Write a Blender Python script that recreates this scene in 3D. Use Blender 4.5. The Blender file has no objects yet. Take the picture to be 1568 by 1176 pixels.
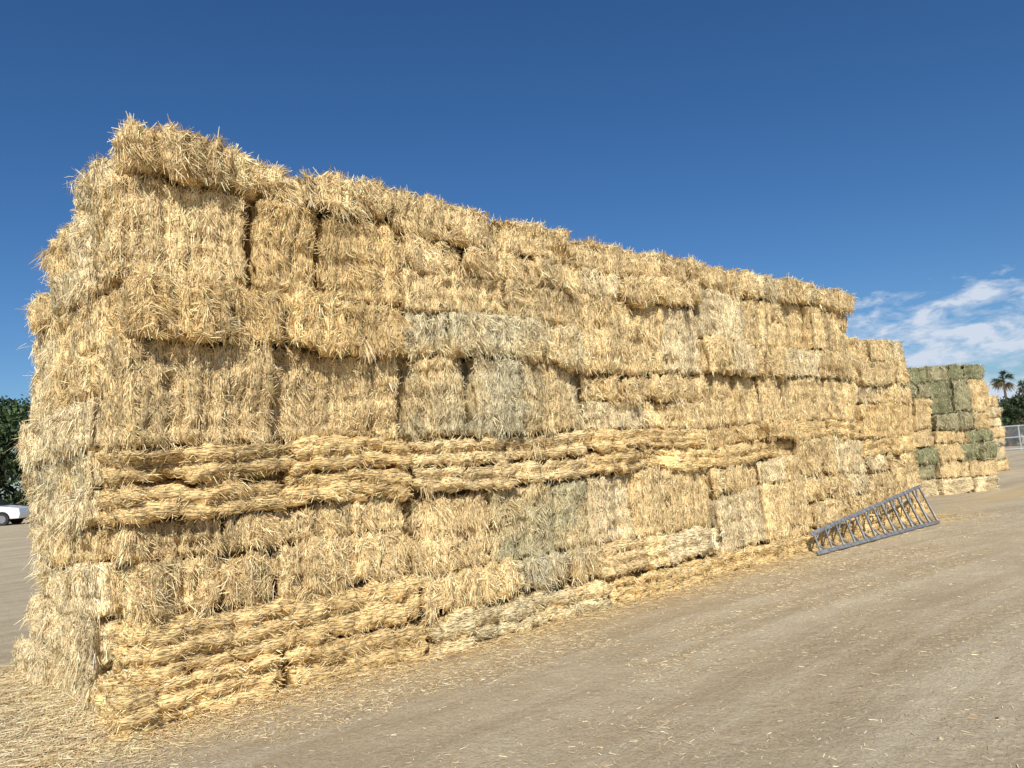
import bpy, math, numpy as np
from mathutils import Matrix, Vector
rng = np.random.default_rng(11)
scene = bpy.context.scene
R = math.radians

# ------------------------------------------------------------------ helpers
def _hash(ix, iy, iz, seed):
    h = (ix.astype(np.int64)*374761393 + iy.astype(np.int64)*668265263 + iz.astype(np.int64)*2147483647 + seed*974711) & 0xffffffff
    h = ((h ^ (h >> 13)) * 1274126177) & 0xffffffff
    h = ((h ^ (h >> 16)) * 2246822519) & 0xffffffff
    h = h ^ (h >> 15)
    return (h & 0xffffff) / float(0xffffff)
def vnoise(p, seed=0):
    i = np.floor(p).astype(np.int64); f = p - i
    f = f*f*(3-2*f)
    r = 0
    for dx in (0, 1):
        wx = f[:, 0] if dx else 1-f[:, 0]
        for dy in (0, 1):
            wy = f[:, 1] if dy else 1-f[:, 1]
            for dz in (0, 1):
                wz = f[:, 2] if dz else 1-f[:, 2]
                r = r + wx*wy*wz*_hash(i[:, 0]+dx, i[:, 1]+dy, i[:, 2]+dz, seed)
    return r*2-1
def fbm(p, seed=0, o=3):
    r = 0; a = 1; s = 0
    for k in range(o):
        r = r + a*vnoise(p*(2**k), seed+k*17); s += a; a *= .5
    return r/s
def norm(v):
    return v/np.maximum(np.linalg.norm(v, axis=1, keepdims=True), 1e-9)

def make_mesh(name, V, F, mat, col=None, smooth=False, parent=None, matrix=None):
    V = np.asarray(V, dtype=np.float32); F = np.asarray(F, dtype=np.int32)
    me = bpy.data.meshes.new(name)
    me.vertices.add(len(V)); me.vertices.foreach_set("co", V.ravel())
    k = F.shape[1]
    me.loops.add(F.size); me.loops.foreach_set("vertex_index", F.ravel())
    me.polygons.add(len(F)); me.polygons.foreach_set("loop_start", np.arange(0, F.size, k, dtype=np.int32))
    if smooth:
        me.polygons.foreach_set("use_smooth", np.ones(len(F), dtype=bool))
    if col is not None:
        at = me.color_attributes.new("Col", 'FLOAT_COLOR', 'POINT')
        at.data.foreach_set("color", np.asarray(col, dtype=np.float32).ravel())
    me.update(calc_edges=True)
    if mat: me.materials.append(mat)
    ob = bpy.data.objects.new(name, me)
    scene.collection.objects.link(ob)
    if matrix is not None: ob.matrix_world = matrix
    if parent is not None: ob.parent = parent
    return ob
class Acc:
    def __init__(s): s.V = []; s.F = []; s.C = []; s.n = 0
    def add(s, V, F, C):
        s.V.append(V); s.F.append(F+s.n); s.C.append(C); s.n += len(V)
    def build(s, name, mat, warp=None, **kw):
        V = np.concatenate(s.V)
        if warp: V = warp(V)
        return make_mesh(name, V, np.concatenate(s.F), mat, col=np.concatenate(s.C), **kw)
def empty(name, matrix=None):
    e = bpy.data.objects.new(name, None); scene.collection.objects.link(e)
    if matrix is not None: e.matrix_world = matrix
    return e
def nodes(name):
    m = bpy.data.materials.new(name); m.use_nodes = True
    nt = m.node_tree; b = nt.nodes["Principled BSDF"]
    return m, nt, b
def N(nt, t, **kw):
    n = nt.nodes.new(t)
    for k, v in kw.items():
        if k in n.inputs.keys(): n.inputs[k].default_value = v
        else: setattr(n, k, v)
    return n
def ramp(nt, stops):
    r = nt.nodes.new("ShaderNodeValToRGB")
    el = r.color_ramp.elements
    while len(el) > 1: el.remove(el[-1])
    el[0].position = stops[0][0]; el[0].color = (*stops[0][1], 1)
    for p, c in stops[1:]:
        e = el.new(p); e.color = (*c, 1)
    return r
def g(v): return (v, v, v)
def mix(nt, mode, fac, a, b):
    m = nt.nodes.new("ShaderNodeMix"); m.data_type = 'RGBA'; m.blend_type = mode
    for sock, val in ((m.inputs[0], fac), (m.inputs[6], a), (m.inputs[7], b)):
        if hasattr(val, "is_output"): nt.links.new(val, sock)
        elif isinstance(val, (int, float)): sock.default_value = val
        else: sock.default_value = (*val, 1)
    return m.outputs[2]
def math_(nt, op, a, b=None, c=None, clamp=False):
    m = nt.nodes.new("ShaderNodeMath"); m.operation = op; m.use_clamp = clamp
    for i, v in enumerate((a, b, c)):
        if v is None: continue
        if hasattr(v, "is_output"): nt.links.new(v, m.inputs[i])
        else: m.inputs[i].default_value = v
    return m.outputs[0]
def simple_mat(name, col, rough=.6, metal=0, var=.15, scale=8):
    m, nt, b = nodes(name)
    tc = N(nt, "ShaderNodeTexCoord"); n = N(nt, "ShaderNodeTexNoise", Scale=scale, Detail=5.0)
    nt.links.new(tc.outputs["Object"], n.inputs["Vector"])
    r = ramp(nt, [(.3, tuple(c*(1-var) for c in col)), (.7, tuple(min(1, c*(1+var)) for c in col))])
    nt.links.new(n.outputs["Fac"], r.inputs["Fac"]); nt.links.new(r.outputs["Color"], b.inputs["Base Color"])
    b.inputs["Roughness"].default_value = rough; b.inputs["Metallic"].default_value = metal
    return m

# ------------------------------------------------------------------ materials
def hay_material():
    m, nt, b = nodes("packed_hay")
    L = nt.links
    at = N(nt, "ShaderNodeAttribute", attribute_name="Col")
    tc = N(nt, "ShaderNodeTexCoord")
    outs = []
    for sc in ((120, 120, 13), (13, 16, 130)):
        mp = N(nt, "ShaderNodeMapping"); mp.inputs["Scale"].default_value = sc
        n = N(nt, "ShaderNodeTexNoise", Scale=1.0, Detail=2.0, Distortion=1.3)
        L.new(tc.outputs["Object"], mp.inputs["Vector"]); L.new(mp.outputs[0], n.inputs["Vector"])
        outs.append(n.outputs["Fac"])
    f = N(nt, "ShaderNodeMix"); f.data_type = 'FLOAT'
    L.new(at.outputs["Alpha"], f.inputs[0]); L.new(outs[0], f.inputs[2]); L.new(outs[1], f.inputs[3])
    r = ramp(nt, [(.38, g(.2)), (.5, g(.85)), (.60, g(1.4))])
    L.new(f.outputs[0], r.inputs["Fac"])
    c = mix(nt, 'MULTIPLY', 1.0, at.outputs["Color"], r.outputs["Color"])
    b.inputs["Roughness"].default_value = .75
    b.inputs["Specular IOR Level"].default_value = .15
    L.new(c, b.inputs["Base Color"])
    return m
def straw_material(name="straw", rough=.5):
    m, nt, b = nodes(name)
    at = N(nt, "ShaderNodeAttribute", attribute_name="Col")
    nt.links.new(at.outputs["Color"], b.inputs["Base Color"])
    b.inputs["Roughness"].default_value = rough
    b.inputs["Specular IOR Level"].default_value = .3
    return m
HAY = hay_material(); STRAW = straw_material()

# ------------------------------------------------------------------ blades
def blades(acc, P, D, Wd, Ln, wid, sag, col, two=False):
    n = len(P)
    g3 = np.array([0, 0, -1.0])
    if two:
        c0 = P; c1 = P + D*Ln[:, None] + g3*(sag*Ln)[:, None]
        w = Wd*(wid*.5)[:, None]
        V = np.stack([c0-w, c0+w, c1-w*.7, c1+w*.7], 1).reshape(-1, 3)
        F = np.arange(n)[:, None]*4+np.array([[0, 1, 3, 2]])
        acc.add(V, F, np.repeat(col, 4, axis=0)); return
    s = np.array([0, .5, 1.0]); pts = []
    for k, sv in enumerate(s):
        c = P + D*(Ln*sv)[:, None] + g3*(sag*Ln*sv*sv)[:, None]
        w = Wd*(wid*(1, .9, .35)[k]*.5)[:, None]
        pts += [c-w, c+w]
    V = np.stack(pts, 1).reshape(-1, 3)
    base = np.arange(n)[:, None]*6
    F = np.concatenate([base+np.array([[0, 1, 3, 2]]), base+np.array([[2, 3, 5, 4]])])
    acc.add(V, F, np.repeat(col, 6, axis=0))
def blade_cols(n, base, spread=.32):
    lum = np.exp(rng.normal(-.03, spread, n))
    c = np.atleast_2d(np.array(base))*lum[:, None]
    k = rng.random(n)
    pale = np.array([.95, .81, .54]); brown = np.array([.42, .25, .09])
    f = (np.clip((k-.66)*2.6, 0, .85))[:, None]; c = c*(1-f)+pale*f
    f = ((k < .15)*.6)[:, None]; c = c*(1-f)+brown*f
    c = np.clip(c, .01, .95)
    return np.concatenate([c, np.zeros((n, 1))], 1)

TAN = (.795, .585, .29); GOLD = (.80, .565, .255); GRAY = (.62, .54, .335); PALE = (.845, .67, .385); OLIVE = (.56, .50, .29)
# ------------------------------------------------------------------ bale
def bale(surf, fib, c, L, H, D, A, B, style, col, res, dens, exposed=(), bw=1.0, top=False, seed=0, tufts=0):
    Z = np.array([0, 0, 1.0])
    yaw = rng.normal(0, .022); tilt = rng.normal(0, .018)
    A = np.array(A, float); B = np.array(B, float)
    A, B = A*math.cos(yaw)+B*math.sin(yaw), B*math.cos(yaw)-A*math.sin(yaw)
    A2 = A*math.cos(tilt)+Z*math.sin(tilt); Z2 = Z*math.cos(tilt)-A*math.sin(tilt)
    h = np.array([L/2, D/2, H/2]); r = min({'v': rng.uniform(.03, .085), 'm': rng.uniform(.06, .11), 'h': .055}[style], H*.32)
    col = np.array(col, float)
    grayish = col[1]/col[0] > .83 and col[0] > .45
    def colour(P):
        if not grayish: return np.tile(col, (len(P), 1))
        m = np.clip(.35+1.3*fbm(P*np.array([2.2, 2.2, 3.0]), 555, 2), 0, 1)[:, None]
        return col*(1-m)+np.array(TAN)*m
    bd = [-L]
    lo, hi = {'v': (.05, .16), 'm': (.09, .22), 'h': (.2, .5)}[style]
    while bd[-1] < L+D: bd.append(bd[-1]+rng.uniform(lo, hi))
    bd = np.array(bd); fo = rng.uniform(-1, 1, len(bd)+1); fc = np.exp(rng.normal(0, .13, len(bd)+1))
    nr = rng.choice([2, 2, 3]) if H > .24 else 2
    zshift = rng.uniform(-.15, .15)
    tw = (-.17, .2) if H < .5 else (-.33, -.02, .3)
    faces = {'f': (0, 2, 1, 1), 't': (0, 1, 2, 1), 'b': (0, 1, 2, -1), 'r': (1, 2, 0, 1), 'l': (1, 2, 0, -1)}
    M = np.stack([A2, B, Z2])
    for key, (iu, iv, iw, sg) in faces.items():
        rs = res if (key == 'f' or key in exposed) else res*1.4
        nu = max(3, int(2*h[iu]/rs)+1); nv = max(3, int(2*h[iv]/rs)+1)
        u, v = np.meshgrid(np.linspace(-h[iu], h[iu], nu), np.linspace(-h[iv], h[iv], nv), indexing='ij')
        q = np.zeros((nu*nv, 3)); q[:, iu] = u.ravel(); q[:, iv] = v.ravel(); q[:, iw] = sg*h[iw]
        inner = np.clip(q, -(h-r), h-r); dl = norm(q-inner); p = inner+r*dl
        loc = p.copy()
        wp = p@M + c
        a = loc[:, 0]+loc[:, 1]
        nz = fbm(wp*4.5, seed, 3); n2 = fbm(wp*17, seed+5, 2)
        aw = a + .045*vnoise(wp*4, seed+9)
        k = np.searchsorted(bd, aw); kk = np.clip(k, 1, len(bd)-1)
        dist = np.minimum(np.abs(aw-bd[kk-1]), np.abs(bd[kk]-aw))
        tint = fc[kk]
        if style == 'h':
            zz = (loc[:, 2]/H+.5)*nr + .16*fo[kk] + .22*vnoise(wp*np.array([4.5, 4.5, 2]), seed+3) + zshift
            rid = np.abs(np.sin(np.pi*zz))**.5
            lump = fbm(wp*np.array([7, 7, 6]), seed+21, 2)
            d = .068*rid-.05 + .055*lump + .024*n2 - .035*np.exp(-(dist/.025)**2) + .016*fo[kk]
        else:
            am = .018 if style == 'v' else .038
            d = am*fo[kk] - (am+.022)*np.exp(-(dist/(.014 if style == 'v' else .024))**2) + (.042 if style == 'v' else .065)*nz + .026*n2
            if style == 'v':
                for tz in tw:
                    d -= .022*np.exp(-((loc[:, 2]/H-tz+.03*vnoise(wp*3, seed+70))/.05)**2)*(vnoise(wp*3, seed+77) > -.2)
        d -= .18*np.clip(vnoise(wp*np.array([3.2, 3.2, 5.0])+11, seed+123)-.48, 0, 1)
        wn = dl@M
        wp = wp + wn*d[:, None]
        idx = np.arange(nu*nv).reshape(nu, nv)
        F = np.stack([idx[:-1, :-1], idx[1:, :-1], idx[1:, 1:], idx[:-1, 1:]], -1).reshape(-1, 4)
        if (sg > 0) == (iw == 1): F = F[:, ::-1]
        tint = tint*(1+.2*fbm(wp*6, seed+40, 2))
        cl_ = colour(wp)
        cc = cl_*.85*tint[:, None]  # surface colour darkened evenly to stand in for shade between the straws
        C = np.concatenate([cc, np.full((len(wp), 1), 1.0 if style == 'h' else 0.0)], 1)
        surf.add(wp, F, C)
        area = 4*h[iu]*h[iv]
        w = {'f': 1.0, 't': .15, 'b': .08, 'r': .1, 'l': .1}[key]
        if key in exposed: w = 1.0
        n = int(area*dens*w)
        if n < 1: continue
        i = rng.integers(0, len(wp), n)
        T = M[iu]; S = M[iv]
        P = wp[i] + T*rng.uniform(-.5, .5, (n, 1))*rs + S*rng.uniform(-.5, .5, (n, 1))*rs
        nn = wn[i]
        fld = fbm(P*7, seed+60, 2)
        if style == 'v': phi = rng.choice([-1, 1], n)*np.pi/2 + fld*1.6 + rng.normal(0, .5, n)
        elif style == 'h': phi = rng.choice([0, np.pi], n) + fld*1.5 + rng.normal(0, .45, n)
        else: phi = rng.choice([-1, 1], n)*np.pi/2 + fld*2.8 + rng.normal(0, .55, n)
        tl = np.abs(rng.normal(.05, .22 if style != 'm' else .34, n))
        Dv = norm((np.cos(phi)[:, None]*T+np.sin(phi)[:, None]*S)+nn*tl[:, None])
        dn = (Dv*nn).sum(1, keepdims=True); Dv = norm(Dv-nn*dn+nn*np.maximum(dn, .02))
        side = norm(np.cross(Dv, nn)); th = rng.normal(0, .6, n)[:, None]
        Wd = side*np.cos(th)+nn*np.sin(th)
        Ln = rng.uniform(.02, .085, n)*{'v': 1.0, 'm': 1.15, 'h': .85}[style]*(1+.2*(bw-1))
        bc = blade_cols(n, cl_[i]); bc[:, :3] *= tint[i][:, None]
        blades(fib, P-nn*.008, Dv, Wd, Ln, rng.uniform(.003, .0065, n)*bw, rng.uniform(.0, .12, n), np.clip(bc, 0, .95), two=True)
    for _ in range(tufts):
        n = int(rng.integers(30, 90)*(.6 if bw > 1.2 else 1))
        a0 = rng.uniform(-.48, .48)*L
        zz = rng.uniform(-.45, .4)*H
        root = c + A2*a0 + B*(D/2-.02) + Z2*zz
        P = root + rng.normal(0, 1, (n, 3))*np.array([.04, .02, .03])
        main = B*rng.uniform(.1, .5) + Z*(rng.uniform(-1, -.4) if not (top and rng.random() < .3) else rng.uniform(.0, .3)) + A*rng.normal(0, .5)
        Dv = norm(main[None, :]+rng.normal(0, .30, (n, 3)))
        Wd = norm(np.cross(Dv, rng.normal(0, 1, (n, 3))))
        blades(fib, P, Dv, Wd, rng.uniform(.05, .15, n), rng.uniform(.003, .006, n)*bw, rng.uniform(.0, .25, n), blade_cols(n, colour(P)*1.04))

# ------------------------------------------------------------------ stack frame
ANG = math.atan2(.69, .724)
P0 = (-2.736, 5.318, 0)
WM = Matrix.Translation(P0) @ Matrix.Rotation(ANG, 4, 'Z')

LH = np.array([62, 68, 82, 68, 55, 55, 72, 78, 88, 77, 70, 70], float); LH *= 4.22/LH.sum()
LZ = np.concatenate([[0], np.cumsum(LH)])
BX = [0, 2.45, 4.9, 7.35, 9.85, 12.4, 14.85]
STY = [
 "hhmvhhvvmvvm",
 "hmvvhhvvmvmv",
 "hhvvhhvmvvmv",
 "hvvmhvvvmvvm",
 "hvmvvhvvvvvm",
 "hvvmhvvmvv",
]
MERGE = [{6, 9}, {2, 6}, {2, 8}, {1, 6, 9}, {3, 6, 9}, {1, 5}]
def warp(V):
    x, y, z = V[:, 0], V[:, 1], V[:, 2]
    o = np.stack([x*.55+3, y*.5, z*.7], 1)
    zz = np.clip(z/1.0, 0, 1)
    W = V.copy()
    W[:, 2] = z + .05*vnoise(o, 301)*zz + .022*vnoise(o*3, 302)*zz
    W[:, 1] = y + .06*vnoise(o*1.1, 303) + .035*vnoise(o*3.3, 304)
    W[:, 0] = x + .04*vnoise(o*1.2, 305) + .02*vnoise(o*4, 306)
    return W
def stack(name, matrix, bx, sty, colf, depths, LZ, LH, densf, bulge=None, ends=True, merge=None):
    root = empty(name, matrix)
    core = Acc()
    for bi in range(len(sty)):
        surf = Acc(); fib = Acc()
        x0, x1 = bx[bi]+.015, bx[bi+1]-.03
        nl = len(sty[bi])
        zb = np.array(LZ[:nl+1]) + np.concatenate([[-.03], rng.normal(0, .025, nl-1), [rng.normal(0, .02)]])
        skip = False
        for li, st in enumerate(sty[bi]):
            dens, res, bw = densf((x0+x1)/2)
            dep = depths[min(li, len(depths)-1)] if bi == 0 else depths[0]
            last_exposed = (bi == len(sty)-1) or (li >= len(sty[bi+1]))
            topn = li >= nl-2
            z0, hh = zb[li], zb[li+1]-zb[li]
            if not skip:
                fh = hh
                mg = merge is not None and li in merge[bi] and li+1 < nl
                if mg: fh = zb[li+2]-zb[li]; st = 'v'
                top = (li + (1 if mg else 0)) == nl-1
                nb = {'h': 2, 'v': rng.choice([2, 2, 3]), 'm': 4}[st]
                if mg: nb = rng.choice([2, 3])
                if st == 'm' and rng.random() < .5: nb = 3
                cuts = x0 + (x1-x0)*np.clip(np.arange(nb+1)/nb + np.concatenate([[0], rng.normal(0, .05, nb-1), [0]]), 0, 1)
                for k in range(nb):
                    L = cuts[k+1]-cuts[k]
                    o = rng.normal(0, .034)+(.035 if st == 'm' else 0)+rng.uniform(0, .03)*(st == 'm')
                    if rng.random() < .12 and not top and li > 0: o -= rng.uniform(.04, .09)
                    if bulge: o += bulge(bi, li)
                    col = np.array(colf(bi, li, k))*rng.uniform(.9, 1.06)
                    ex = []
                    if bi == 0 and k == 0: ex.append('l')
                    if last_exposed and k == nb-1: ex.append('r')
                    if top: ex.append('t')
                    Dp = .62
                    sh = (rng.normal(0, .03)-(.05 if li == 0 else 0) if (k == 0 and bi == 0) else 0)
                    H = fh*rng.uniform(.94, 1.035)+(.02 if top else 0)
                    cen = np.array([(cuts[k]+cuts[k+1])/2+sh, Dp/2-o, z0+H/2+.005])
                    if top and st == 'm': cen[2] += rng.normal(0, .02)
                    bale(surf, fib, cen, L*rng.uniform(.955, 1.0), H, Dp, (1, 0, 0), (0, -1, 0), st, col, res, dens, ex, bw, top, seed=bi*100+li*7+k,
                         tufts={'m': rng.integers(2, 6), 'v': rng.integers(1, 4), 'h': rng.integers(0, 2)}[st])
                skip = mg
            else:
                skip = False
            top = li == nl-1
            if bi == 0 and ends:
                nb = 2 if dep > 2 else 1
                cy = np.linspace(.60, dep, nb+1)
                for k in range(nb):
                    st2 = 'm' if rng.random() < .35 else 'v'
                    col = np.array(PALE if rng.random() < .7 else TAN)*rng.uniform(.94, 1.04)
                    if li == 5 and name == "hay_bale_stack": col = np.array(GRAY)*1.05
                    if colf is not mcol: col = np.array(colf(bi, li, 9))
                    o = rng.normal(0.02, .045)+(.06 if li == 0 else 0)
                    bale(surf, fib, np.array([.31-o, (cy[k]+cy[k+1])/2, z0+hh/2]), (cy[k+1]-cy[k])*.975, hh*rng.uniform(.96, 1.03), .62, (0, 1, 0), (-1, 0, 0), st2, col, res, dens*.85,
                         (['r'] if k == nb-1 else [])+(['t'] if topn else []), bw, top, seed=900+li*5+k, tufts=rng.integers(1, 5))
            if last_exposed and ends:
                cy = np.linspace(.60, depths[0], 3)
                for k in range(2):
                    col = np.array(colf(bi, li, k))
                    bale(surf, fib, np.array([x1-.31, (cy[k]+cy[k+1])/2, z0+hh/2]), cy[k+1]-cy[k], hh*.99, .62, (0, 1, 0), (1, 0, 0), 'v', col, res*1.5, dens*.25,
                         (['t'] if top else []), bw*1.3, top, seed=1900+li*5+k)
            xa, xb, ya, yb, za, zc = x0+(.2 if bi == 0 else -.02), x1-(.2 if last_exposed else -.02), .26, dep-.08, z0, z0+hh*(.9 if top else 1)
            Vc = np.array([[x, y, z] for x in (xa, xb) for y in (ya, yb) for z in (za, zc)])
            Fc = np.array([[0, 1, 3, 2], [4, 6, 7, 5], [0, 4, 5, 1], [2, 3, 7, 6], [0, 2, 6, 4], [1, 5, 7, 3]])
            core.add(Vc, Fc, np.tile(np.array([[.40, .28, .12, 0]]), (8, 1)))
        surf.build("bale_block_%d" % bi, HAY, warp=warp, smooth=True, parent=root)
        fib.build("loose_straw_%d" % bi, STRAW, warp=warp, parent=root)
    core.build("packed_core", HAY, parent=root)
    return root

def mcol(bi, li, k):
    if bi == 0:
        return {0: GOLD, 1: GOLD, 4: GOLD, 5: GOLD, 8: GOLD, 9: GOLD if k else TAN}.get(li, TAN)
    if bi == 1:
        return {0: (.67, .57, .34), 1: GRAY if k > 1 else TAN, 2: OLIVE if k else TAN, 3: GRAY if k else TAN, 6: GRAY, 7: GRAY, 8: (.67, .58, .36)}.get(li, TAN)
    return {0: GOLD, 4: GOLD, 5: GOLD}.get(li, PALE if (bi+li+k) % 4 == 0 else TAN)
def densf(x):
    if x < 3: return 4800, .019, 1.05
    if x < 6: return 3400, .023, 1.2
    if x < 9: return 2400, .028, 1.4
    return 1600, .036, 1.7
def bulge(bi, li):
    b = 0
    if li == 8: b += .05
    if li in (7, 6): b -= .03
    if li == 0: b += .15
    if li == 1: b += .07
    return b
stack("hay_bale_stack", WM, BX, STY, mcol, [2.95, 2.95, 3.0, 2.9, 2.9, 2.95, 2.85, 2.85, 3.05, 2.8, 2.2, 1.35], LZ, LH, densf, bulge, merge=MERGE)

GA = math.atan2(.75, 2.2)
GM = Matrix.Translation((9.45, 20.3, 0)) @ Matrix.Rotation(GA, 4, 'Z')
GREEN = (.31, .305, .16); GREEN2 = (.43, .39, .22)
glh = np.full(8, 3.5/8); glz = np.concatenate([[0], np.cumsum(glh)])
def gcol(bi, li, k):
    r = rng.random()
    if li == 0: return PALE
    if li >= 5: return GREEN if r < .45 else (GREEN2 if r < .8 else TAN)
    if li in (3, 4): return TAN if r < .65 else (GREEN if r < .8 else GREEN2)
    return GREEN2 if r < .3 else (TAN if r < .75 else GREEN)
stack("alfalfa_bale_stack", GM, [0, 2.0, 4.1], ["hvmvvvmv", "hvmvmvvv"], gcol, [2.4], glz, glh, lambda x: (900, .05, 2.0), merge=[{4}, {5}])
GM2 = Matrix.Translation((14.6, 29.3, 0)) @ Matrix.Rotation(GA, 4, 'Z')
stack("hay_bale_stack", GM2, [0, 2.6, 5.3], ["hvvvvvv", "hvvvvvv"], lambda b, l, k: PALE if l % 3 else TAN, [2.4], glz, glh, lambda x: (400, .08, 2.6))

# ------------------------------------------------------------------ ground (in stack frame)
def gheight(x, y):
    dx = np.maximum(np.maximum(-x, x-14.9), 0); dy = np.maximum(np.maximum(-y, y-2.9), 0)
    ds = np.sqrt(dx*dx+dy*dy)
    p = np.stack([x, y, np.zeros_like(x)], 1)
    near = np.exp(-((x-3)**2+(y+3)**2)/700.)
    h = .02*np.exp(-ds/.25)*(1+.6*vnoise(p*2.2, 4))
    yy = y + .012*(x-4)**2 + .25*vnoise(p*.35, 8)
    rut = np.zeros_like(x)
    for c0, wd, dp in ((-1.7, .2, .014), (-3.3, .22, .016), (-2.55, .18, .008), (-4.3, .25, .012), (-5.9, .25, .015)):
        u = (yy-c0)/wd
        rut += -dp*np.exp(-u*u)+dp*.5*np.exp(-(np.abs(u)-1.7)**2*2)
    h += near*(rut*(.6+.6*vnoise(p*.6, 19))+.02*fbm(p*.5, 3, 2)+.012*fbm(p*4, 6, 3)+.005*fbm(p*np.array([4, 14, 1]), 16, 2))
    return h
def axis(lo, hi, st, far):
    a = list(np.arange(lo, hi, st)); s = st; x = a[-1]
    while x < far: s *= 1.25; x += s; a.append(x)
    s = st; x = lo; b = []
    while x > -far: s *= 1.25; x -= s; b.append(x)
    return np.array(b[::-1]+a)
gx = axis(-5, 19, .07, 2500); gy = axis(-7, 1, .045, 2500)
X, Y = np.meshgrid(gx, gy, indexing='ij'); xf, yf = X.ravel(), Y.ravel()
GV = np.stack([xf, yf, gheight(xf, yf)], 1)
idx = np.arange(len(xf)).reshape(X.shape)
GF = np.stack([idx[:-1, :-1], idx[1:, :-1], idx[1:, 1:], idx[:-1, 1:]], -1).reshape(-1, 4)
def ground_mat():
    m, nt, b = nodes("dirt"); L = nt.links
    tc = N(nt, "ShaderNodeTexCoord"); O = tc.outputs["Object"]
    sx = N(nt, "ShaderNodeSeparateXYZ"); L.new(O, sx.inputs[0])
    xc = math_(nt, 'SUBTRACT', sx.outputs[0], 4.0)
    xc = math_(nt, 'MINIMUM', math_(nt, 'MAXIMUM', xc, -14.0), 16.0)
    yb = math_(nt, 'ADD', sx.outputs[1], math_(nt, 'MULTIPLY', math_(nt, 'MULTIPLY', xc, xc), .012))
    cb = N(nt, "ShaderNodeCombineXYZ"); L.new(sx.outputs[0], cb.inputs[0]); L.new(yb, cb.inputs[1])
    OB = cb.outputs[0]
    def noise(scale, det=6, sc=None, dist=0.0, rough=.6):
        n = N(nt, "ShaderNodeTexNoise", Scale=scale, Detail=float(det), Distortion=dist, Roughness=rough)
        v = O
        if sc:
            mp = N(nt, "ShaderNodeMapping"); mp.inputs["Scale"].default_value = sc; L.new(OB, mp.inputs["Vector"]); v = mp.outputs[0]
        L.new(v, n.inputs["Vector"]); return n.outputs["Fac"]
    base = ramp(nt, [(.35, (.45, .365, .24)), (.5, (.51, .42, .28)), (.68, (.565, .475, .325))])
    L.new(noise(.9, det=7), base.inputs["Fac"])
    st = ramp(nt, [(.42, g(.0)), (.60, g(1))]); L.new(noise(1.0, sc=(.07, .7, 1), det=7, dist=.4), st.inputs["Fac"])
    c = mix(nt, 'MIX', math_(nt, 'MULTIPLY', st.outputs["Color"], .6), base.outputs["Color"], (.405, .31, .19))
    st2 = ramp(nt, [(.48, g(0)), (.60, g(1))]); L.new(noise(1.0, sc=(.14, 3.5, 1), det=6, dist=.4), st2.inputs["Fac"])
    c = mix(nt, 'MIX', math_(nt, 'MULTIPLY', st2.outputs["Color"], .42), c, (.61, .525, .375))
    d = math_(nt, 'ABSOLUTE', sx.outputs[1])
    near = math_(nt, 'SUBTRACT', 1.0, math_(nt, 'DIVIDE', d, 1.0), clamp=True)
    near = math_(nt, 'MULTIPLY', near, math_(nt, 'MULTIPLY', noise(3.0, det=3), 1.4), clamp=True)
    c = mix(nt, 'MIX', near, c, (.57, .43, .23))
    fl = ramp(nt, [(.66, g(0)), (.72, g(1))]); L.new(noise(1.0, sc=(14, 60, 1), det=2, dist=2.0), fl.inputs["Fac"])
    c = mix(nt, 'MIX', math_(nt, 'MULTIPLY', fl.outputs["Color"], .4), c, (.68, .56, .36))
    fine = noise(45, det=5, rough=.75)
    gr = ramp(nt, [(.3, g(.72)), (.7, g(1.22))]); L.new(fine, gr.inputs["Fac"])
    c = mix(nt, 'MULTIPLY', 1.0, c, gr.outputs["Color"])
    L.new(c, b.inputs["Base Color"]); b.inputs["Roughness"].default_value = .95; b.inputs["Specular IOR Level"].default_value = .1
    h = math_(nt, 'ADD', noise(7, det=8, rough=.72), math_(nt, 'MULTIPLY', fine, .3))
    bp = N(nt, "ShaderNodeBump", Strength=.9, Distance=.045); L.new(h, bp.inputs["Height"]); L.new(bp.outputs[0], b.inputs["Normal"])
    return m
make_mesh("ground", GV, GF, ground_mat(), smooth=True, matrix=WM)

# ------------------------------------------------------------------ litter
lit = Acc()
def litter(x, y, base, wmul=1.0, lift=.03, lmin=.02, lmax=.11):
    n = len(x); z = gheight(x, y)+.004+np.abs(rng.normal(0, lift, n))*np.exp(-np.maximum(-y, 0)/.3)
    ph = rng.uniform(0, 2*np.pi, n)
    Dv = norm(np.stack([np.cos(ph), np.sin(ph), rng.normal(0.03, .08, n)], 1))
    Wd = norm(np.cross(Dv, np.array([[0, 0, 1.0]])+rng.normal(0, .3, (n, 3))))
    blades(lit, np.stack([x, y, z], 1), Dv, Wd, rng.uniform(lmin, lmax, n), rng.uniform(.003, .006, n)*wmul, np.full(n, .05), blade_cols(n, base, .25), two=True)
n = 22000; x = rng.uniform(-.6, 15.5, n); y = -.1-rng.exponential(.14, n)
litter(x, y, TAN, 1.1, .015, .03, .11)
n = 12000; x = -rng.exponential(.3, n); y = rng.uniform(-.4, 3.2, n); litter(x, y, PALE, 1.1, .02, .04, .13)
n = 120000; x = rng.uniform(-5, 17, n); y = -rng.exponential(1.6, n)
keep = (vnoise(np.stack([x*.6, y*1.4, x*0], 1), 33)+.5*vnoise(np.stack([x*3, y*3, x*0], 1), 31)+.25*rng.normal(0, 1, n)) > .15
litter(x[keep], y[keep], (.76, .60, .35), 1.0, .0, .012, .06)
n = 18000; x = rng.uniform(-5, 17, n); y = rng.uniform(-7, 0, n); litter(x, y, (.72, .59, .37), 1.0, .0, .01, .05)
lit.build("straw_litter", STRAW, matrix=WM)

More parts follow.
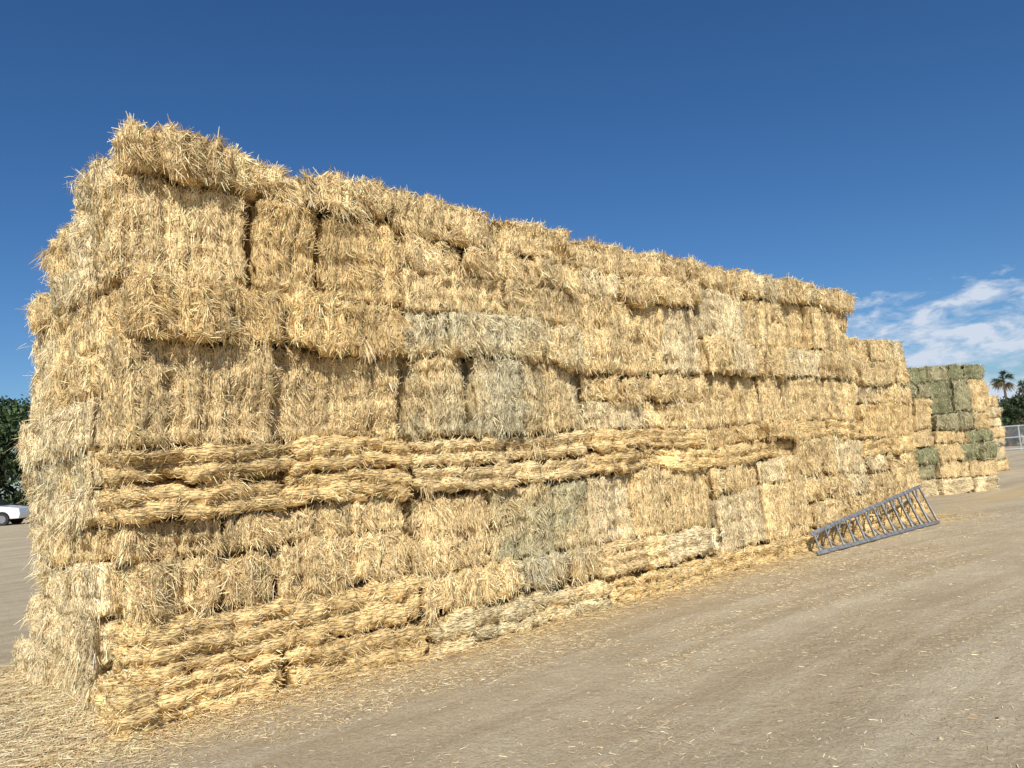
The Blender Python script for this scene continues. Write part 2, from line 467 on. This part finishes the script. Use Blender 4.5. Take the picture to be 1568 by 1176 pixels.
n = 900
x = rng.uniform(-3, 14, n); y = -rng.uniform(.1, 7, n); r = rng.exponential(.004, n)+.003
oct_ = np.array([[1, 0, 0], [0, 1, 0], [-1, 0, 0], [0, -1, 0], [0, 0, .8], [0, 0, -.8]], float)
V = np.stack([x, y, gheight(x, y)+r*.2], 1)[:, None, :] + oct_[None]*(r[:, None, None]*rng.uniform(.6, 1.3, (n, 6, 1)))
fo = np.array([[0, 1, 4], [1, 2, 4], [2, 3, 4], [3, 0, 4], [1, 0, 5], [2, 1, 5], [3, 2, 5], [0, 3, 5]])
F = (np.arange(n)[:, None, None]*6+fo[None]).reshape(-1, 3)
make_mesh("dirt_clods", V.reshape(-1, 3), F, simple_mat("clod", (.44, .355, .235), .95, var=.3, scale=3), smooth=True, matrix=WM)

# ------------------------------------------------------------------ primitive helpers for parts
def beam(p, q, w, h, up=(0, 0, 1)):
    p, q = Vector(p), Vector(q); d = (q-p).normalized(); up = Vector(up)
    s = d.cross(up).normalized(); u = s.cross(d).normalized()
    vs = []
    for e in (p, q):
        for a, b in ((-1, -1), (1, -1), (1, 1), (-1, 1)):
            vs.append(e+s*(a*w/2)+u*(b*h/2))
    return np.array([tuple(v) for v in vs]), np.array([[0, 1, 5, 4], [1, 2, 6, 5], [2, 3, 7, 6], [3, 0, 4, 7], [3, 2, 1, 0], [4, 5, 6, 7]])
def join_parts(name, parts, mat, parent=None, matrix=None, bevel=0, smooth=False):
    V = []; F = []; n = 0
    for v, f in parts: V.append(v); F.append(f+n); n += len(v)
    ob = make_mesh(name, np.concatenate(V), np.concatenate(F), mat, parent=parent, matrix=matrix, smooth=smooth)
    if bevel:
        b = ob.modifiers.new("bevel", 'BEVEL'); b.width = bevel; b.segments = 2; b.limit_method = 'ANGLE'
    return ob
# ------------------------------------------------------------------ orchard ladder
ALU = simple_mat("weathered_aluminium", (.23, .235, .24), .55, .3, .4, 14)
lad = empty("orchard_ladder", WM)
A0 = Vector((9.2, -.46, .05)); B0 = Vector((13.75, -.62, .05)); A1 = Vector((9.38, -.30, .30)); B1 = Vector((14.05, -.26, .68))
rails = []
nrm = ((B0-A0).cross(A1-A0)).normalized()
rails.append(beam(A0, B0, .06, .03, nrm)); rails.append(beam(A1, B1, .06, .03, nrm))
join_parts("rails", rails, ALU, lad, bevel=.004)
tr = []; br = []
NT = 13
for i in range(NT):
    s = (i+.25)/(NT-.6)
    p = A0.lerp(B0, s); q = A1.lerp(B1, s)
    tr.append(beam(p, q, .085, .022, nrm+(B0-A0).normalized()*.9))
    if i < NT-1:
        q2 = A1.lerp(B1, s+.04); p2 = A0.lerp(B0, s+.04)
        br.append(beam(p.lerp(q, .32)+nrm*.02, p2, .02, .02, nrm)); br.append(beam(p.lerp(q, .68)+nrm*.02, q2, .02, .02, nrm))
join_parts("treads", tr, ALU, lad, bevel=.003)
join_parts("tread_braces", br, ALU, lad)

# ------------------------------------------------------------------ trees
LEAF = straw_material("foliage", .55)
BARK = simple_mat("bark", (.12, .085, .055), .9, 0, .3, 6)
def tube(p, q, r0, r1, n=7):
    p, q = Vector(p), Vector(q); d = (q-p).normalized(); s = d.orthogonal().normalized(); u = d.cross(s)
    V = [p+(s*math.cos(a)+u*math.sin(a))*r0 for a in np.linspace(0, 2*math.pi, n, endpoint=False)] + \
        [q+(s*math.cos(a)+u*math.sin(a))*r1 for a in np.linspace(0, 2*math.pi, n, endpoint=False)]
    return np.array([tuple(v) for v in V]), np.array([[i, (i+1) % n, n+(i+1) % n, n+i] for i in range(n)])
def tree(name, x, y, h, w, col=(.055, .085, .03), low=.12, leaf=.22, nclump=46):
    root = empty(name, Matrix.Translation((x, y, 0)))
    wood = [tube((0, 0, -.1), (.1, 0, h*.35), w*.045, w*.035)]
    acc = Acc()
    for i in range(nclump):
        th = rng.uniform(0, 2*np.pi); ct = rng.uniform(-1, 1); rr = rng.random()**.4
        prof = math.sqrt(max(0, 1-ct*ct))
        c = np.array([math.cos(th)*prof*rr*w*.5, math.sin(th)*prof*rr*w*.5, h*(low+.5*(1-low))+ct*rr*h*.5*(1-low)*.9])
        c += rng.normal(0, .05*w, 3)*np.array([1, 1, .5])
        if i % 3 == 0: wood.append(tube((.1*rng.random(), 0, h*rng.uniform(.2, .36)), tuple(c), w*.018, w*.005, 5))
        n = 130; sz = w*rng.uniform(.08, .15)
        P = c + norm(rng.normal(0, 1, (n, 3)))*(rng.random((n, 1))**.5)*sz*np.array([1.1, 1.1, .8])
        P[:, 2] = np.maximum(P[:, 2], .1)
        Dv = norm(rng.normal(0, 1, (n, 3))+np.array([0, 0, -.2])); Wd = norm(np.cross(Dv, rng.normal(0, 1, (n, 3))))
        cc = np.array(col)*rng.uniform(.6, 1.5)*rng.uniform(.6, 1.4, (n, 1))
        blades(acc, P, Dv, Wd, rng.uniform(.6, 1.3, n)*leaf, np.full(n, leaf*.5), np.full(n, .2), np.concatenate([cc, np.zeros((n, 1))], 1))
    join_parts("trunk_and_limbs", wood, BARK, root, smooth=True)
    acc.build("leaves", LEAF, parent=root)
    return root
for (x, y, h, w) in [(-36, 52, 9.2, 9), (-41, 50, 8.6, 9), (-30, 54, 8.4, 8), (-47, 48, 8.8, 9)]:
    tree("shade_tree", x, y, h, w, col=(.045, .07, .025), low=.0, leaf=.3, nclump=110)
for (x, y, h, w) in [(43.5, 76, 4.9, 5), (47, 74, 5.2, 6), (51.5, 75, 5.6, 6.5), (56, 74, 5, 6), (62, 75, 6, 7), (39, 79, 4.6, 6)]:
    tree("shade_tree", x, y, h, w, col=(.05, .075, .03), low=.05, leaf=.28, nclump=44)

def palm(x, y, h, cr):
    root = empty("fan_palm_tree", Matrix.Translation((x, y, 0)))
    ts = [tube((.12*math.sin(i*.3), 0, h*i/10), (.12*math.sin((i+1)*.3), 0, h*(i+1)/10), .28-.012*i, .28-.012*(i+1), 9) for i in range(10)]
    join_parts("trunk", ts, BARK, root, smooth=True)
    acc = Acc()
    top = np.array([.12*math.sin(3), 0, h])
    for i in range(34):
        th = rng.uniform(0, 2*np.pi); el = rng.uniform(-.9, 1.3)
        d = np.array([math.cos(th)*math.cos(el), math.sin(th)*math.cos(el), math.sin(el)])
        c = top + d*cr*.5*rng.uniform(.7, 1.2)
        n = 20
        Dv = norm(d[None]*1.0+norm(rng.normal(0, 1, (n, 3)))*.7); Wd = norm(np.cross(Dv, rng.normal(0, 1, (n, 3))))
        dead = el < -.4
        cc = np.array((.20, .15, .08) if dead else (.06, .085, .035))*rng.uniform(.6, 1.4, (n, 1))
        blades(acc, np.tile(c, (n, 1)), Dv, Wd, rng.uniform(.3, .65, n)*cr, np.full(n, .08), np.full(n, .35), np.concatenate([cc, np.zeros((n, 1))], 1))
        v1 = np.tile(top, (1, 1)); blades(acc, v1, d[None], norm(np.cross(d[None], [[0, 0, 1.]])), np.array([cr*.5]), np.array([.08]), np.array([0.]), np.array([[.08, .08, .03, 0]]))
    acc.build("fronds", LEAF, parent=root)
palm(81, 127, 9.8, 2.0)
palm(92, 138, 9.0, 1.7)

# ------------------------------------------------------------------ vehicle
PAINT, nt_, b_ = nodes("white_paint"); b_.inputs["Base Color"].default_value = (.75, .76, .77, 1); b_.inputs["Roughness"].default_value = .3; b_.inputs["Coat Weight"].default_value = .5
GLASS, nt_, b_ = nodes("dark_glass"); b_.inputs["Base Color"].default_value = (.02, .025, .03, 1); b_.inputs["Roughness"].default_value = .08
RUB = simple_mat("rubber", (.025, .025, .025), .8); RIM = simple_mat("wheel_rim", (.4, .4, .42), .35, .8)
def poly_extrude(pts, y0, y1, inset=0):
    n = len(pts); V = [(x, y0, z) for x, z in pts]+[(x, y1, z) for x, z in pts]
    return V, [list(range(n))[::-1], list(range(n, 2*n))]+[[i, (i+1) % n, n+(i+1) % n, n+i] for i in range(n)]
def obj_from(name, V, F, mat, parent, bevel=0):
    me = bpy.data.meshes.new(name); me.from_pydata(V, [], F); me.update(); me.materials.append(mat)
    ob = bpy.data.objects.new(name, me); scene.collection.objects.link(ob); ob.parent = parent
    if bevel:
        b = ob.modifiers.new("bevel", 'BEVEL'); b.width = bevel; b.segments = 3; b.limit_method = 'ANGLE'
    return ob
def suv(x, y, rot):
    r = empty("parked_suv", Matrix.Translation((x, y, 0)) @ Matrix.Rotation(rot, 4, 'Z'))
    def arch(cx):
        return [(cx+.42*math.cos(a), .36+.42*math.sin(a)) for a in np.linspace(math.pi, 0, 9)]
    lower = [(-2.4, .45)]+[(-2.35, .36)]+arch(-1.45)+arch(1.45)+[(2.35, .36), (2.42, .6), (2.35, .95), (1.2, 1.12), (-2.35, 1.12), (-2.42, .8)]
    V, F = poly_extrude(lower, -.92, .92); obj_from("body", V, F, PAINT, r, .04)
    cab = [(-2.3, 1.1), (1.15, 1.1), (.35, 1.72), (-.3, 1.80), (-2.0, 1.78)]
    V = [(a, -.88+(.16 if z > 1.5 else 0), z) for a, z in cab]+[(a, .88-(.16 if z > 1.5 else 0), z) for a, z in cab]
    _, F = poly_extrude(cab, 0, 1); obj_from("cabin", V, F, PAINT, r, .04)
    for sgn in (-1, 1):
        for k, (a, b, c2, d) in enumerate([(-2.05, -1.15, -1.15, -1.95), (-1.05, -.15, -.15, -1.05), (-.05, .9, .35, -.05)]):
            z0, z1 = 1.17, 1.62
            f = lambda z: sgn*(.885-.16*(z-1.1)/.66+.004)
            V = [(a, f(z0), z0), (b, f(z0), z0), (c2, f(z1), z1), (d, f(z1), z1)]
            obj_from("side_window_%d_%d" % (sgn, k), V, [[0, 1, 2, 3]], GLASS, r)
    obj_from("windshield", [(1.10, -.78, 1.16), (1.10, .78, 1.16), (.43, .68, 1.68), (.43, -.68, 1.68)], [[0, 1, 2, 3]], GLASS, r).location = (.02, 0, .02)
    for cx in (-1.45, 1.45):
        for sgn in (-1, 1):
            v, f = tube((cx, sgn*.68, .36), (cx, sgn*.93, .36), .36, .36, 24)
            make_mesh("tyre", v, f, RUB, parent=r, smooth=False)
            ringV = [(cx+.36*math.cos(a), sgn*.93, .36+.36*math.sin(a)) for a in np.linspace(0, 2*math.pi, 24, endpoint=False)]
            obj_from("tyre_wall", ringV, [list(range(24))], RUB, r)
            rv = [(cx+.22*math.cos(a), sgn*.936, .36+.22*math.sin(a)) for a in np.linspace(0, 2*math.pi, 20, endpoint=False)]
            obj_from("rim", rv, [list(range(20))], RIM, r)
    return r
suv(-30.9, 44.6, R(8))

# ------------------------------------------------------------------ chain link fence
GALV = simple_mat("galvanised_steel", (.50, .51, .52), .5, .3)
fx0, fx1, fy = 30.0, 75.0, 58.5
fr = empty("chain_link_fence", Matrix.Translation((0, 0, 0)))
ps = [tube((x, fy, 0), (x, fy, 1.9), .05, .05, 8) for x in np.arange(fx0, fx1, 1.6)]
join_parts("posts", ps, GALV, fr, smooth=True)
join_parts("rails", [tube((fx0, fy, z), (fx1, fy, z), .04, .04, 6) for z in (.12, 1.0, 1.85)], GALV, fr, smooth=True)
ws = []
for x in np.arange(fx0, fx1-1.8, .16):
    ws.append(beam((x, fy, .12), (x+1.73, fy, 1.85), .010, .010, (0, 1, 0))); ws.append(beam((x+1.73, fy+.01, .12), (x, fy+.01, 1.85), .010, .010, (0, 1, 0)))
join_parts("wire_mesh", ws, GALV, fr)

# ------------------------------------------------------------------ world
SUN_EL = R(42); sd = Vector((.08, -1, 0)).normalized()
rot = math.atan2(sd.x, sd.y)
w = bpy.data.worlds.new("World"); scene.world = w; w.use_nodes = True
nt = w.node_tree; L = nt.links
bg = nt.nodes["Background"]; out = nt.nodes["World Output"]
sky = N(nt, "ShaderNodeTexSky"); sky.sky_type = 'NISHITA'; sky.sun_disc = False
sky.sun_elevation = SUN_EL; sky.sun_rotation = rot % (2*math.pi)
sky.air_density = 1.0; sky.dust_density = .5; sky.ozone_density = 4.0; sky.altitude = 300
hs = N(nt, "ShaderNodeHueSaturation", Saturation=1.18, Value=1.0); L.new(sky.outputs[0], hs.inputs["Color"])
L.new(mix(nt, 'MULTIPLY', 1.0, hs.outputs[0], (.80, .94, 1.08)), bg.inputs[0]); bg.inputs[1].default_value = .085
tc = N(nt, "ShaderNodeTexCoord"); sx = N(nt, "ShaderNodeSeparateXYZ"); L.new(tc.outputs["Generated"], sx.inputs[0])
az = math_(nt, 'DIVIDE', sx.outputs[0], math_(nt, 'MAXIMUM', sx.outputs[1], .05))
mp = N(nt, "ShaderNodeMapping"); mp.inputs["Scale"].default_value = (17, 17, 44); mp.inputs["Location"].default_value = (1.7, .3, .6); L.new(tc.outputs["Generated"], mp.inputs["Vector"])
nz = N(nt, "ShaderNodeTexNoise", Scale=1.0, Detail=9.0, Roughness=.6, Distortion=.25); L.new(mp.outputs[0], nz.inputs["Vector"])
ma = N(nt, "ShaderNodeMapRange"); L.new(az, ma.inputs[0]); ma.inputs[1].default_value = .26; ma.inputs[2].default_value = .40; ma.interpolation_type = 'SMOOTHSTEP'
mz = N(nt, "ShaderNodeMapRange"); L.new(sx.outputs[2], mz.inputs[0]); mz.inputs[1].default_value = .20; mz.inputs[2].default_value = .14; mz.interpolation_type = 'SMOOTHSTEP'
msk = math_(nt, 'MULTIPLY', ma.outputs[0], mz.outputs[0])
v = math_(nt, 'ADD', nz.outputs["Fac"], math_(nt, 'MULTIPLY', math_(nt, 'SUBTRACT', msk, 1.0), .35))
cr = ramp(nt, [(.38, g(0)), (.47, g(.38)), (.56, g(.95))]); L.new(v, cr.inputs["Fac"])
bg2 = N(nt, "ShaderNodeBackground"); bg2.inputs[0].default_value = (.74, .82, .95, 1); bg2.inputs[1].default_value = .88
ms = N(nt, "ShaderNodeMixShader"); L.new(cr.outputs["Color"], ms.inputs[0]); L.new(bg.outputs[0], ms.inputs[1]); L.new(bg2.outputs[0], ms.inputs[2])
L.new(ms.outputs[0], out.inputs[0])

sl = bpy.data.lights.new("sun", 'SUN'); sl.energy = 5.0; sl.angle = R(.5); sl.color = (1, .957, .88)
so = bpy.data.objects.new("sun", sl); scene.collection.objects.link(so)
tosun = Vector((sd.x*math.cos(SUN_EL), sd.y*math.cos(SUN_EL), math.sin(SUN_EL)))
so.rotation_euler = tosun.to_track_quat('Z', 'Y').to_euler()

# ------------------------------------------------------------------ camera
p, th = R(5.8), R(3.85)
Fw = Vector((0, math.cos(p), math.sin(p))); R0 = Vector((1, 0, 0)); U0 = Vector((0, -math.sin(p), math.cos(p)))
Rr = R0*math.cos(th)-U0*math.sin(th); Uu = R0*math.sin(th)+U0*math.cos(th)
cam = bpy.data.cameras.new("camera"); co = bpy.data.objects.new("camera", cam); scene.collection.objects.link(co)
M = Matrix((( Rr.x, Uu.x, -Fw.x, 0), (Rr.y, Uu.y, -Fw.y, 0), (Rr.z, Uu.z, -Fw.z, 1.65), (0, 0, 0, 1)))
co.matrix_world = M
cam.sensor_width = 36; cam.lens = 27.05; cam.clip_end = 8000; cam.clip_start = .05
scene.camera = co
scene.view_settings.view_transform = 'Standard'; scene.view_settings.look = 'None'; scene.view_settings.exposure = 0
